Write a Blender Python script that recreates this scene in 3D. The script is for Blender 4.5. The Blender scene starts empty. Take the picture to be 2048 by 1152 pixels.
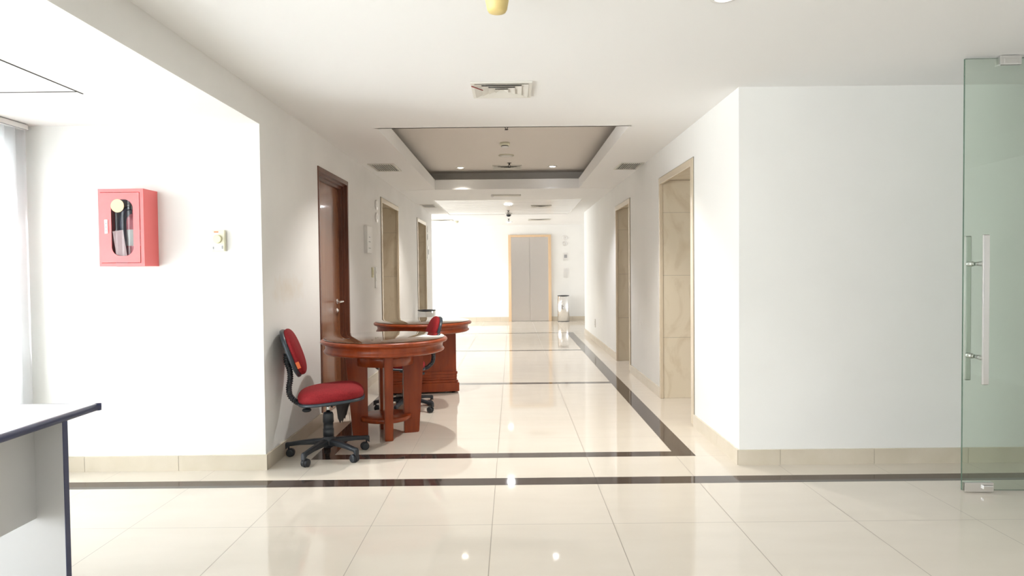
import bpy, bmesh, math, random
from mathutils import Vector, Matrix
random.seed(7)
PI = math.pi
scene = bpy.context.scene
C = scene.collection

# ------------------------------------------------------------------ camera
H_CAM = 1.2545
F_PX = 1312.66
pitch, yaw, roll = -.02581, -.00018, -.01032
right = Vector((math.cos(yaw), -math.sin(yaw), 0))
ydir = Vector((math.sin(yaw), math.cos(yaw), 0))
fwd = math.cos(pitch) * ydir + math.sin(pitch) * Vector((0, 0, 1))
upv = -math.sin(pitch) * ydir + math.cos(pitch) * Vector((0, 0, 1))
cr = math.cos(roll) * right + math.sin(roll) * upv
cu = -math.sin(roll) * right + math.cos(roll) * upv
cam_d = bpy.data.cameras.new('camera')
cam_d.sensor_width = 36
cam_d.lens = 36 * F_PX / 2048
cam_d.clip_start = .05
cam = bpy.data.objects.new('camera', cam_d)
C.objects.link(cam)
cam.matrix_world = Matrix(((cr.x, cu.x, -fwd.x, 0), (cr.y, cu.y, -fwd.y, 0), (cr.z, cu.z, -fwd.z, H_CAM), (0, 0, 0, 1)))
scene.camera = cam

# ------------------------------------------------------------------ world, daylight, exposure
scene.view_settings.view_transform = 'Standard'
scene.view_settings.look = 'None'
scene.view_settings.gamma = 1
scene.view_settings.use_curve_mapping = False
scene.view_settings.exposure = 0.16
w = bpy.data.worlds.new('sky'); scene.world = w; w.use_nodes = True
bg = w.node_tree.nodes['Background']
bg.inputs[0].default_value = (.86, .92, 1, 1)
bg.inputs[1].default_value = 1.0

G = dict(blind=3.3, front=1.95, rear=.1, lobby=.85, lobby_right=.6, cove=7.2, lamps=4.5, sky=.25)   # light levels
bg.inputs[1].default_value = G['sky']

def area(name, loc, rot, sx, sy, power, col=(1, 1, 1)):
    l = bpy.data.lights.new(name, 'AREA'); l.shape = 'RECTANGLE'
    l.size = sx; l.size_y = sy; l.energy = power; l.color = col
    o = bpy.data.objects.new(name, l); C.objects.link(o)
    o.location = loc; o.rotation_euler = rot
    return o
# daylight in the openings of the left windows, the lift lobby window, plus an added rear fill
area('daylight_blind_window', (-3.3, 2.35, 1.12), (0, -PI / 2, 0), 2.0, 3.3, 130 * G['blind'], (.93, .96, .98))
area('daylight_front_window', (-3.2, -1.2, 1.12), (0, -PI / 2, 0), 2.0, 3.4, 85 * G['front'], (.93, .96, .98))
area('rear_fill_light', (1.3, -3.15, 1.25), (-PI / 2, 0, PI), 5.0, 1.9, 34 * G['rear'], (1, .99, .96))  # unseen fill light added behind the camera
area('daylight_lobby_window', (-5.9, 14.75, 1.25), (0, -PI / 2, 0), 2.1, 3.0, 330 * G['lobby'], (.95, .97, 1))
area('daylight_lobby_window_right', (5.9, 14.75, 1.25), (0, PI / 2, 0), 2.1, 3.0, 120 * G['lobby_right'], (.97, .97, 1))

# ------------------------------------------------------------------ materials
def mat(name, col=(.8, .8, .8), rough=.5, metal=0, spec=.5, coat=0, emit=None, es=1, trans=0, alpha=1):
    m = bpy.data.materials.new(name); m.use_nodes = True
    b = m.node_tree.nodes['Principled BSDF']
    b.inputs['Base Color'].default_value = (*col, 1)
    b.inputs['Roughness'].default_value = rough
    b.inputs['Metallic'].default_value = metal
    b.inputs['Specular IOR Level'].default_value = spec
    b.inputs['Coat Weight'].default_value = coat
    b.inputs['Coat Roughness'].default_value = .06
    b.inputs['Transmission Weight'].default_value = trans
    if emit:
        b.inputs['Emission Color'].default_value = (*emit, 1)
        b.inputs['Emission Strength'].default_value = es
    return m
def nodes(m): return m.node_tree.nodes, m.node_tree.links, m.node_tree.nodes['Principled BSDF']
def noise_col(m, c1, c2, scale=(1, 1, 1), nscale=5, detail=4, lo=.35, hi=.65, dist=0, bump=0, bscale=None):
    N, L, b = nodes(m)
    tc = N.new('ShaderNodeTexCoord'); mp = N.new('ShaderNodeMapping')
    mp.inputs['Scale'].default_value = scale
    L.new(tc.outputs['Object'], mp.inputs[0])
    n = N.new('ShaderNodeTexNoise'); n.inputs['Scale'].default_value = nscale
    n.inputs['Detail'].default_value = detail; n.inputs['Distortion'].default_value = dist
    L.new(mp.outputs[0], n.inputs['Vector'])
    r = N.new('ShaderNodeValToRGB')
    r.color_ramp.elements[0].position = lo; r.color_ramp.elements[0].color = (*c1, 1)
    r.color_ramp.elements[1].position = hi; r.color_ramp.elements[1].color = (*c2, 1)
    L.new(n.outputs['Fac'], r.inputs[0]); L.new(r.outputs[0], b.inputs['Base Color'])
    if bump:
        n2 = N.new('ShaderNodeTexNoise'); n2.inputs['Scale'].default_value = bscale or nscale
        L.new(mp.outputs[0], n2.inputs['Vector'])
        bp = N.new('ShaderNodeBump'); bp.inputs['Strength'].default_value = bump; bp.inputs['Distance'].default_value = .002
        L.new(n2.outputs['Fac'], bp.inputs['Height']); L.new(bp.outputs[0], b.inputs['Normal'])
    return m, r

WALL = (.80, .79, .765)
m_wall = mat('white wall paint', WALL, .75, spec=.2)
noise_col(m_wall, (.85, .845, .815), (.88, .875, .845), nscale=1.3, bump=.06, bscale=60)
m_wall_l = mat('scuffed white wall paint', WALL, .7, spec=.25)
_, rr = noise_col(m_wall_l, (.835, .825, .80), (.875, .865, .84), nscale=1.8, bump=.06, bscale=60)
def smudge(m, r, centre, radius, col, fac):
    N, L, b = nodes(m)
    tc = N.new('ShaderNodeTexCoord'); sb = N.new('ShaderNodeVectorMath'); sb.operation = 'SUBTRACT'
    sb.inputs[1].default_value = centre; L.new(tc.outputs['Object'], sb.inputs[0])
    dv = N.new('ShaderNodeVectorMath'); dv.operation = 'DIVIDE'; dv.inputs[1].default_value = radius
    L.new(sb.outputs[0], dv.inputs[0])
    ln = N.new('ShaderNodeVectorMath'); ln.operation = 'LENGTH'; L.new(dv.outputs[0], ln.inputs[0])
    nz = N.new('ShaderNodeTexNoise'); nz.inputs['Scale'].default_value = 14; L.new(tc.outputs['Object'], nz.inputs['Vector'])
    ad = N.new('ShaderNodeMath'); ad.operation = 'ADD'; L.new(ln.outputs['Value'], ad.inputs[0]); L.new(nz.outputs['Fac'], ad.inputs[1])
    mr = N.new('ShaderNodeMapRange'); mr.inputs['From Min'].default_value = .5; mr.inputs['From Max'].default_value = 1.5
    mr.inputs['To Min'].default_value = fac; mr.inputs['To Max'].default_value = 0
    L.new(ad.outputs[0], mr.inputs[0])
    mx = N.new('ShaderNodeMix'); mx.data_type = 'RGBA'; mx.inputs['B'].default_value = (*col, 1)
    L.new(mr.outputs[0], mx.inputs['Factor']); L.new(r.outputs[0], mx.inputs['A']); L.new(mx.outputs['Result'], b.inputs['Base Color'])
    return mx
mx1 = smudge(m_wall_l, rr, (-1.586, 4.65, 1.14), (.2, .38, .12), (.70, .58, .42), .4)
class _R: pass
m_ceil = mat('white ceiling paint', (.87, .865, .85), .8, spec=.15)
m_cove = mat('cove ceiling paint', (.80, .755, .70), .8, spec=.15)
m_base = mat('beige skirting tile', (.66, .59, .48), .25)
noise_col(m_base, (.64, .57, .455), (.68, .61, .50), nscale=6)
m_joint = mat('tile joint', (.36, .31, .24), .7)
m_tile = mat('polished beige floor tile', (.66, .59, .48), .045, spec=.55)
noise_col(m_tile, (.68, .62, .53), (.71, .65, .56), scale=(1, 3, 1), nscale=2.2, lo=.3, hi=.7)
m_strip = mat('polished dark brown granite strip', (.05, .035, .03), .06, spec=.5)
noise_col(m_strip, (.042, .03, .026), (.07, .05, .042), nscale=40, detail=6)
m_marble = mat('beige marble lining', (.6, .5, .35), .18)
noise_col(m_marble, (.63, .54, .40), (.71, .63, .49), scale=(1, 1, .6), nscale=3.2, detail=9, lo=.33, hi=.5, dist=2.2)
m_trim = mat('pale beige stone architrave', (.66, .56, .42), .15)
m_trimw = mat('dark line joint', (.3, .27, .22), .6)
m_steel = mat('brushed stainless steel', (.74, .70, .67), .3, 1)
m_chrome = mat('polished chrome', (.82, .82, .82), .06, 1)
m_satin = mat('satin stainless steel', (.86, .85, .84), .28, 1)
m_black = mat('black plastic', (.018, .022, .028), .42)
m_blackg = mat('dark charcoal rim plastic', (.03, .042, .055), .35)
m_red = mat('dark red seat fabric', (.26, .012, .016), .8, spec=.25)
noise_col(m_red, (.20, .009, .012), (.26, .014, .018), nscale=120, bump=.25, bscale=220)
m_torn = mat('torn dark grey lining cloth', (.075, .062, .058), .9)
m_tag = mat('orange label', (.75, .16, .05), .6)
m_white = mat('white enamel', (.80, .79, .76), .4)
m_grille = mat('off white grille metal', (.72, .70, .64), .45)
m_dark = mat('dark duct interior', (.05, .045, .04), .8)
m_duct = mat('grey duct interior', (.36, .34, .31), .7)
m_navy = mat('navy edge band', (.035, .045, .11), .35)
m_desk = mat('light grey laminate', (.60, .60, .60), .35)
m_desktop = mat('pale grey laminate desktop', (.74, .74, .74), .22)
m_cab = mat('red enamelled steel', (.84, .165, .165), .4)
m_lens = mat('lit lamp lens', (1, 1, 1), .4, emit=(.95, .96, 1), es=22)
m_lens2 = mat('lit warm lamp lens', (1, 1, 1), .4, emit=(1, .93, .8), es=22)
m_yel = mat('yellow plastic dust cap', (.74, .58, .24), .45)
m_cream = mat('cream plastic', (.70, .66, .44), .45)
m_cream2 = mat('pale cream plastic', (.74, .72, .55), .4)
m_label = mat('white paper label', (.85, .85, .85), .6)
m_orange = mat('pale orange sticker', (.90, .62, .30), .5)
m_grey = mat('grey print', (.35, .35, .36), .6)
m_redp = mat('red cable', (.30, .03, .03), .5)
m_plank = mat('white metal ceiling plank', (.88, .88, .87), .25)
m_ext = mat('red cylinder paint', (.60, .16, .20), .3)
m_hose = mat('dark rubber hose', (.10, .11, .17), .5)  # grey-blue tint stands in for reflections over the hose
m_pane_refl = mat('blue grey pane reflection', (.42, .47, .56), .6)  # pane reflection put into the colour of the cabinet back

def wood(name, c1, c2, axis=(1, 1, .12), rough=.3, coat=.2):
    m = mat(name, c1, rough, coat=coat)
    noise_col(m, c1, c2, scale=axis, nscale=22, detail=6, lo=.3, hi=.7, dist=.6)
    return m
m_wood = wood('reddish brown stained wood', (.22, .034, .007), (.34, .062, .013))
m_wood.node_tree.nodes['Principled BSDF'].inputs['Specular IOR Level'].default_value = .35
m_woodtop = wood('dark brown polished tabletop wood', (.14, .055, .025), (.22, .09, .04), (1, .15, 1))
m_door = wood('brown varnished door wood', (.22, .085, .036), (.26, .105, .048), (1, 1, .08), .26, .2)
m_frame = wood('dark brown door frame wood', (.105, .035, .018), (.15, .05, .026), (1, 1, .1), .3, .15)

def glass(name, tint, refl=.06, rough=.0):
    m = bpy.data.materials.new(name); m.use_nodes = True
    N = m.node_tree.nodes; L = m.node_tree.links
    N.remove(N['Principled BSDF'])
    out = N['Material Output']
    t = N.new('ShaderNodeBsdfTransparent'); t.inputs[0].default_value = (*tint, 1)
    g = N.new('ShaderNodeBsdfGlossy'); g.inputs['Roughness'].default_value = .01
    fr = N.new('ShaderNodeFresnel'); fr.inputs[0].default_value = 1.5
    mx = N.new('ShaderNodeMixShader')
    L.new(fr.outputs[0], mx.inputs[0]); L.new(t.outputs[0], mx.inputs[1]); L.new(g.outputs[0], mx.inputs[2])
    L.new(mx.outputs[0], out.inputs[0])
    return m
m_glass = glass('green tinted door glass', (.905, .955, .915))
m_gedge = mat('dark green glass edge', (.10, .16, .12), .15)
m_clear = glass('clear glass', (.97, .98, .975))
m_blind = bpy.data.materials.new('white translucent blind fabric'); m_blind.use_nodes = True
N = m_blind.node_tree.nodes; L = m_blind.node_tree.links; N.remove(N['Principled BSDF'])
d_ = N.new('ShaderNodeBsdfDiffuse'); d_.inputs[0].default_value = (.93, .93, .94, 1)
t_ = N.new('ShaderNodeBsdfTranslucent'); t_.inputs[0].default_value = (.93, .94, .95, 1)
x_ = N.new('ShaderNodeMixShader'); x_.inputs[0].default_value = .55
L.new(d_.outputs[0], x_.inputs[1]); L.new(t_.outputs[0], x_.inputs[2]); L.new(x_.outputs[0], N['Material Output'].inputs[0])

# ------------------------------------------------------------------ helpers
def box(bm, x0, x1, y0, y1, z0, z1, mi=0, bev=0):
    vs = [bm.verts.new((x, y, z)) for x in (x0, x1) for y in (y0, y1) for z in (z0, z1)]
    q = [(0, 1, 3, 2), (4, 6, 7, 5), (0, 4, 5, 1), (2, 3, 7, 6), (0, 2, 6, 4), (1, 5, 7, 3)]
    fs = [bm.faces.new([vs[i] for i in f]) for f in q]
    for f in fs: f.material_index = mi
    if bev:
        es = list({e for f in fs for e in f.edges})
        r = bmesh.ops.bevel(bm, geom=es, offset=bev, segments=2, profile=.5, affect='EDGES')
        for f in r['faces']: f.material_index = mi
    return fs
def lathe(bm, prof, n=48, c=(0, 0, 0), axis='Z', mi=0, sx=1, sy=1, caps=True):
    rings = []
    for r, z in prof:
        ring = []
        for i in range(n):
            a = 2 * PI * i / n
            p = (r * math.cos(a) * sx, r * math.sin(a) * sy, z)
            if axis == 'X': p = (p[2], p[0], p[1])
            if axis == 'Y': p = (p[0], p[2], p[1])
            ring.append(bm.verts.new((p[0] + c[0], p[1] + c[1], p[2] + c[2])))
        rings.append(ring)
    for a, b in zip(rings, rings[1:]):
        for i in range(n):
            f = bm.faces.new((a[i], a[(i + 1) % n], b[(i + 1) % n], b[i])); f.smooth = True; f.material_index = mi
    if caps:
        for ring in (rings[0], rings[-1]):
            try:
                f = bm.faces.new(ring); f.material_index = mi
            except Exception: pass
    return rings
def tube(bm, pts, r, n=10, rfun=None, mi=0):
    pts = [Vector(p) for p in pts]
    rings = []
    ref = Vector((0, 1, 0)) if abs((pts[-1] - pts[0]).normalized().y) < .8 else Vector((1, 0, 0))
    for i, p in enumerate(pts):
        t = (pts[min(i + 1, len(pts) - 1)] - pts[max(i - 1, 0)]).normalized()
        a = t.cross(ref).normalized(); b = t.cross(a).normalized()
        rr_ = rfun(i) if rfun else r
        rings.append([bm.verts.new(p + rr_ * (math.cos(2 * PI * k / n) * a + math.sin(2 * PI * k / n) * b)) for k in range(n)])
    for A, B in zip(rings, rings[1:]):
        for k in range(n):
            f = bm.faces.new((A[k], A[(k + 1) % n], B[(k + 1) % n], B[k])); f.smooth = True; f.material_index = mi
    bm.faces.new(rings[0]); bm.faces.new(rings[-1])
def spline(ctrl, n=40):
    ctrl = [Vector(c) for c in ctrl]; P = [ctrl[0]] + ctrl + [ctrl[-1]]; out = []
    segs = len(ctrl) - 1
    for s in range(n + 1):
        t = s / n * segs; i = min(int(t), segs - 1); u = t - i
        p0, p1, p2, p3 = P[i], P[i + 1], P[i + 2], P[i + 3]
        out.append(.5 * (2 * p1 + (p2 - p0) * u + (2 * p0 - 5 * p1 + 4 * p2 - p3) * u * u + (3 * p1 - p0 - 3 * p2 + p3) * u ** 3))
    return out
def prism(bm, outline, z0, z1, mi=0, bev=0):
    """outline list of (x,y) counter clockwise"""
    a = [bm.verts.new((x, y, z0)) for x, y in outline]; b = [bm.verts.new((x, y, z1)) for x, y in outline]
    n = len(a); fs = [bm.faces.new(a[::-1]), bm.faces.new(b)]
    for i in range(n): fs.append(bm.faces.new((a[i], a[(i + 1) % n], b[(i + 1) % n], b[i])))
    for f in fs: f.material_index = mi
    return fs
def obj(name, bm, mats, parent=None, loc=None, rot=None, smooth=None):
    me = bpy.data.meshes.new(name)
    bmesh.ops.recalc_face_normals(bm, faces=bm.faces[:])
    bm.to_mesh(me); bm.free()
    if not isinstance(mats, (list, tuple)): mats = [mats]
    for m in mats: me.materials.append(m)
    o = bpy.data.objects.new(name, me); C.objects.link(o)
    if parent: o.parent = parent
    if loc: o.location = loc
    if rot: o.rotation_euler = rot
    if smooth:
        for p in me.polygons: p.use_smooth = True
    return o
def B(name, m, dims, parent=None, bev=0, loc=None, rot=None):
    bm = bmesh.new()
    if isinstance(dims[0], (int, float)): dims = [dims]
    for d in dims: box(bm, *d, bev=bev)
    return obj(name, bm, m, parent, loc, rot)
def struct(o, label=None):
    o['kind'] = 'structure'
    if label: o['label'] = label
    return o
def thing(name, label, cat, loc=(0, 0, 0), rot=(0, 0, 0), group=None):
    o = bpy.data.objects.new(name, None); o.empty_display_size = .1; C.objects.link(o)
    o.location = loc; o.rotation_euler = rot
    o['label'] = label; o['category'] = cat
    if group: o['group'] = group
    return o
def tag(o, label, cat, group=None):
    o['label'] = label; o['category'] = cat
    if group: o['group'] = group
    return o
def copy_tree(o, parent=None):
    c = o.copy(); C.objects.link(c); c.parent = parent
    for ch in list(o.children): copy_tree(ch, c)
    return c

# ------------------------------------------------------------------ dimensions
XL, XR = -1.586, 1.442
YW = 4.17
Hc, Hb = 2.40, 2.20
YE = 13.05
YF = 16.38
XW = -3.085
BT = .012     # skirting thickness
BH = .098

# ------------------------------------------------------------------ floor
def breaks(fixed_strips, start, stop, first, step):
    pass
rows = []   # (y0,y1,kind)
def fill(y0, y1, first=None, full=True):
    ys = [y0]; y = first if first else y0 + .6
    while y < y1 - .02: ys.append(y); y += .6
    ys.append(y1)
    for a, b in zip(ys, ys[1:]): rows.append((a, b, 'T'))
Yg0 = 3.2187
fill(-3.18, Yg0 + .6, first=Yg0 - 6 * .6 + 0)
rows[0] = (-3.18, rows[0][1], 'T')
rows.append((3.8187, 3.949, 'S1'))
fill(3.949, 4.381)
rows.append((4.381, 4.496, 'S2'))
fill(4.496, 7.24, first=4.90)
rows.append((7.24, 7.355, 'S'))
fill(7.355, 10.27)
rows.append((10.27, 10.385, 'S'))
fill(10.385, 13.17)
rows.append((13.17, 13.29, 'S'))
fill(13.29, 16.38)
Xg = -.1105
xs = sorted([Xg + .6 * k for k in range(-12, 13)] + [-6.3, 6.3])
xs = [x for x in xs if -6.31 < x < 6.31]
SL0, SL1, SR0, SR1 = -1.365, -1.235, 1.0875, 1.2244
bm = bmesh.new()
GW = .0019
def face(x0, x1, y0, y1, mi, z=0.0):
    if x1 - x0 < 1e-5 or y1 - y0 < 1e-5: return
    f = bm.faces.new([bm.verts.new(p) for p in ((x0, y0, z), (x1, y0, z), (x1, y1, z), (x0, y1, z))]); f.material_index = mi
def xcells(segs):
    out = []
    for a, b in segs:
        c = [a] + [x for x in xs if a + .01 < x < b - .01] + [b]
        out += list(zip(c, c[1:]))
    return out
for y0, y1, k in rows:
    if k == 'S1':
        face(-6.3, 6.3, y0, y1, 2); continue
    corridor = 4.38 < y0 < 13.2
    if k in ('S2', 'S'):
        face(SL0, SR1, y0, y1, 2)
        segs = [(-6.3, SL0), (SR1, 6.3)]
    elif corridor:
        face(SL0, SL1, y0, y1, 2); face(SR0, SR1, y0, y1, 2)
        segs = [(-6.3, SL0), (SL1, SR0), (SR1, 6.3)]
    else: segs = [(-6.3, 6.3)]
    for a, b in xcells(segs):
        face(a + GW, b - GW, y0 + GW, y1 - GW, 0)
        face(a, b, y0, y0 + GW, 1); face(a, b, y1 - GW, y1, 1)
        face(a, a + GW, y0 + GW, y1 - GW, 1); face(b - GW, b, y0 + GW, y1 - GW, 1)
# slab underneath
box(bm, -6.3, 6.3, -3.18, 16.38, -.12, -.004, 1)
struct(obj('floor', bm, [m_tile, mat('floor grout', (.33, .29, .24), .5), m_strip]), 'polished beige tile floor with dark granite border strips')

# ------------------------------------------------------------------ walls
# block between bay and corridor on the left (openings at Y)
LD = (5.40, 6.385, 2.135)      # wood door opening
L1 = (7.98, 9.19, 2.165)
L2 = (11.03, 12.15, 2.165)
R1 = (5.20, 6.385, 2.135)
R2 = (7.985, 9.06, 2.125)
def wall_x(name, xa, xb, y0, y1, openings, m, depthpts):
    """solid wall between xa (room face) and xb with openings (y0,y1,h,depth)"""
    bm = bmesh.new(); y = y0
    for (a, b_, h, d) in openings:
        box(bm, min(xa, xb), max(xa, xb), y, a, 0, Hc)
        box(bm, min(xa, xb), max(xa, xb), a, b_, h, Hc)
        s = 1 if xb > xa else -1
        xd = xa + s * d
        box(bm, min(xd, xb), max(xd, xb), a, b_, 0, h)
        y = b_
    box(bm, min(xa, xb), max(xa, xb), y, y1, 0, Hc)
    return struct(obj(name, bm, m))
wall_x('wall_left', XL, -2.4, YW, YE, [(LD[0], LD[1], LD[2], .12), (L1[0], L1[1], L1[2], .50), (L2[0], L2[1], L2[2], .50)], m_wall_l, None)
wall_x('wall_right', XR, 2.4, YW, YE, [(R1[0], R1[1], R1[2], .55), (R2[0], R2[1], R2[2], .55)], m_wall, None)
struct(B('wall_bay', m_wall, (-3.25, -2.4, YW, YW + .2, 0, Hc)))
struct(B('wall_glass_side', m_wall, (2.4, 5.2, YW, YW + .2, 0, Hc)))
struct(B('wall_far', m_wall, (-6.3, 6.3, YF, YF + .2, 0, 2.55)))
struct(B('wall_lobby_left', m_wall, [(-6.0, -2.4, YE - .2, YE, 0, Hc), (-6.0, -5.85, YE, YE + .2, 0, Hc), (-6.0, -5.85, YE + .2, YF, 2.3, Hc), (-6.0, -5.85, YE + .2, YF, 0, .1)]))
struct(B('wall_lobby_right', m_wall, [(2.4, 6.0, YE - .2, YE, 0, Hc), (5.85, 6.0, YE, YE + .2, 0, Hc), (5.85, 6.0, YE + .2, YF, 2.3, Hc), (5.85, 6.0, YE + .2, YF, 0, .1)]))
# window wall of the bay, open from the skirting to the head
struct(B('wall_window_side', m_wall, [(-3.25, XW, -3.2, 4.17, 0, .08), (-3.25, XW, -3.2, 4.17, 2.13, 2.6),
        (-3.25, XW, 4.0, 4.17, .08, 2.13), (-3.25, XW, .5, .7, .08, 2.13), (-3.25, XW, -3.2, -2.9, .08, 2.13)]))
struct(B('wall_rear', m_wall, [(-3.25, 5.2, -3.2, -3.05, 0, .3), (-3.25, 5.2, -3.2, -3.05, 2.2, 2.6), (-3.25, -1.2, -3.2, -3.05, .3, 2.2), (3.8, 5.2, -3.2, -3.05, .3, 2.2)]))
struct(B('wall_side_room', m_wall, (5.05, 5.2, -3.05, YW, 0, 2.6)))
# window frames
bm = bmesh.new()
for y in (.7, 1.8, 2.9, 3.96): box(bm, -3.2, -3.15, y, y + .04, .08, 2.13)
box(bm, -3.2, -3.15, .7, 4.0, .08, .12); box(bm, -3.2, -3.15, .7, 4.0, 2.09, 2.13)
wf = struct(obj('window_1', bm, m_white)); B('pane', m_clear, (-3.18, -3.174, .7, 4.0, .1, 2.1), wf)

# ceiling: bay at 2.2, room and corridor at 2.4 with the raised cove
cx0, cx1, cy0, cy1 = -1.062, .945, 5.265, 9.19
bm = bmesh.new()
box(bm, XL, 5.2, -3.2, cy0, Hc, Hc + .02)
box(bm, XL - 1.0, cx0 - .02, cy0, cy1, Hc, Hc + .02); box(bm, cx1 + .02, XR + 1, cy0, cy1, Hc, Hc + .02)
box(bm, XL - 1.0, XR + 1, cy1 + .02, 10.6, Hc, Hc + .02)
box(bm, XL - 1, -1.262, 10.6, 13.3, Hc, Hc + .02); box(bm, 1.163, XR + 1, 10.6, 13.3, Hc, Hc + .02)
box(bm, -6, -2.586, 12.8, 16.4, Hc, Hc + .02); box(bm, 2.442, 6, 12.8, 16.4, Hc, Hc + .02)
box(bm, -2.586, 2.442, 13.3, 16.4, Hc, Hc + .02)
box(bm, -1.3, 1.2, 10.55, 13.35, Hc + .07, Hc + .09)
# cove lips
lh = 2.537
box(bm, cx0 - .02, cx0, cy0 - .02, cy1 + .02, Hc, lh); box(bm, cx1, cx1 + .02, cy0 - .02, cy1 + .02, Hc, lh)
box(bm, cx0, cx1, cy1, cy1 + .02, Hc, lh); box(bm, cx0, cx1, cy0 - .02, cy0, Hc, lh)
struct(obj('ceiling', bm, m_ceil), 'white plaster ceiling with a long rectangular recess')
bm = bmesh.new()
ox0, ox1, oy0, oy1, ZT = cx0 - .27, cx1 + .27, cy0 - .27, cy1 + .26, 2.665
box(bm, ox0, ox1, oy0, oy1, ZT, ZT + .02)
box(bm, ox0 - .02, ox0, oy0, oy1, Hc + .02, ZT); box(bm, ox1, ox1 + .02, oy0, oy1, Hc + .02, ZT)
box(bm, ox0, ox1, oy0 - .02, oy0, Hc + .02, ZT); box(bm, ox0, ox1, oy1, oy1 + .02, Hc + .02, ZT)
struct(obj('ceiling_cove', bm, m_cove), 'raised taupe ceiling inside the rectangular recess')
# bay ceiling and bulkhead face
bm = bmesh.new()
box(bm, -3.25, XL, -3.2, YW, Hb, Hb + .02)
box(bm, XL - .02, XL, -3.2, YW, Hb + .02, Hc + .02)
struct(obj('ceiling_bay', bm, m_wall_l), 'lower white ceiling by the window with an access hatch')
# access hatch seams in the bay ceiling
B('seam', m_dark, [(-2.226, -2.220, 2.3, 3.44, Hb - .003, Hb + .001), (-3.0, -2.22, 3.395, 3.400, Hb - .003, Hb + .001)], bpy.data.objects['ceiling_bay'])

# metal plank ceiling towards the lobby
bm = bmesh.new(); y = 10.62
while y < 13.28:
    box(bm, -1.245, 1.15, y, min(y + .29, 13.29), Hc + .004, Hc + .016); y += .30
struct(obj('ceiling_panel', bm, m_plank), 'white metal plank ceiling panels near the lobby')
struct(B('trim_1', m_white, [(-1.262, -1.245, 10.6, 13.3, Hc - .004, Hc + .03), (1.148, 1.163, 10.6, 13.3, Hc - .004, Hc + .03)]))

# skirting tiles
def skirt(name, segs, axis, pos, face_, joints=.6, first=None, h=BH):
    bm = bmesh.new()
    for a, b_ in segs:
        p = sorted((pos, pos + face_ * BT))
        c = [a] + [v for v in ([first + joints * k for k in range(-30, 30)] if first is not None else []) if a + .02 < v < b_ - .02] + [b_]
        for s, e in zip(c, c[1:]):
            g = .0015
            if axis == 'Y': box(bm, p[0], p[1], s + g, e - g, 0, h, 0)
            else: box(bm, s + g, e - g, p[0], p[1], 0, h, 0)
        if axis == 'Y': box(bm, min(pos, pos + face_ * (BT - .003)), max(pos, pos + face_ * (BT - .003)), a, b_, 0, h - .002, 1)
        else: box(bm, a, b_, min(pos, pos + face_ * (BT - .003)), max(pos, pos + face_ * (BT - .003)), 0, h - .002, 1)
    return struct(obj(name, bm, [m_base, m_joint]))
skirt('baseboard_bay', [(XW, XL + BT)], 'X', YW, -1, first=-2.14)
skirt('baseboard_left', [(YW, LD[0]), (LD[1], L1[0]), (L1[1], L2[0]), (L2[1], YE)], 'Y', XL, 1, first=4.6)
skirt('baseboard_right', [(YW, R1[0]), (R1[1], R2[0]), (R2[1], YE)], 'Y', XR, -1, first=4.6)
skirt('baseboard_glass_side', [(XR - BT, 5.05)], 'X', YW, -1, first=1.70)
skirt('baseboard_far', [(-6, -.09), (.975, 6)], 'X', YF, -1, first=.3, h=.11)

# ------------------------------------------------------------------ lift niches
def niche(name, xa, s, o, depth, label, door=True):
    y0, y1, h = o
    T = .02
    bm = bmesh.new()
    def bx(xd0, xd1, *r, mi=0): box(bm, min(xa + s * xd0, xa + s * xd1), max(xa + s * xd0, xa + s * xd1), *r, mi)
    zs = [0, .594, 1.197, 1.804, h - T]
    for a, b_ in zip(zs, zs[1:]):
        bx(0.006, depth, y1 - T, y1, a + .0015, b_ - .0015); bx(0.006, depth, y0, y0 + T, a + .0015, b_ - .0015)
    bx(.008, depth, y1 - T + .003, y1, 0, h, mi=1); bx(.008, depth, y0, y0 + T - .003, 0, h, mi=1)
    bx(0.006, depth, y0, y1, h - T, h)
    root = struct(obj(name, bm, [m_marble, m_joint]), label)
    # architrave
    A = .062; P = .012
    bm = bmesh.new()
    def ax(*r): box(bm, min(xa + s * .02, xa - s * P), max(xa + s * .02, xa - s * P), *r, 0, .004)
    ax(y0 - .004, y0 + A, 0.012, h); ax(y1 - A * .5, y1 + .004, 0, h); ax(y0 + A, y1 - A * .5, h - .06, h)
    obj('architrave', bm, m_trim, root)
    bm = bmesh.new()
    box(bm, min(xa, xa - s * .006), max(xa, xa - s * .006), y0 - .010, y1 + .010, h, h + .006)
    box(bm, min(xa, xa - s * .006), max(xa, xa - s * .006), y0 - .010, y0 - .004, 0, h)
    obj('sealant_line', bm, m_trimw, root)
    if door:
        bm = bmesh.new(); ym = (y0 + y1) / 2
        xa0 = xa + s * (depth - .05); xa1 = xa + s * (depth - .02)
        box(bm, min(xa0, xa1), max(xa0, xa1), y0 + T, ym - .002, .01, h - T); box(bm, min(xa0, xa1), max(xa0, xa1), ym + .002, y1 - T, .01, h - T)
        obj('lift_door_leaf', bm, m_steel, root)
    return root
niche('door_1', XR, 1, R1, .55, 'nearest marble lined lift opening on the right wall')
niche('door_2', XR, 1, R2, .55, 'farther marble lined lift opening on the right wall')
niche('door_3', XL, -1, L1, .50, 'marble lined lift opening behind the tables on the left wall')
niche('door_4', XL, -1, L2, .50, 'farthest marble lined lift opening on the left wall')

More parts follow.
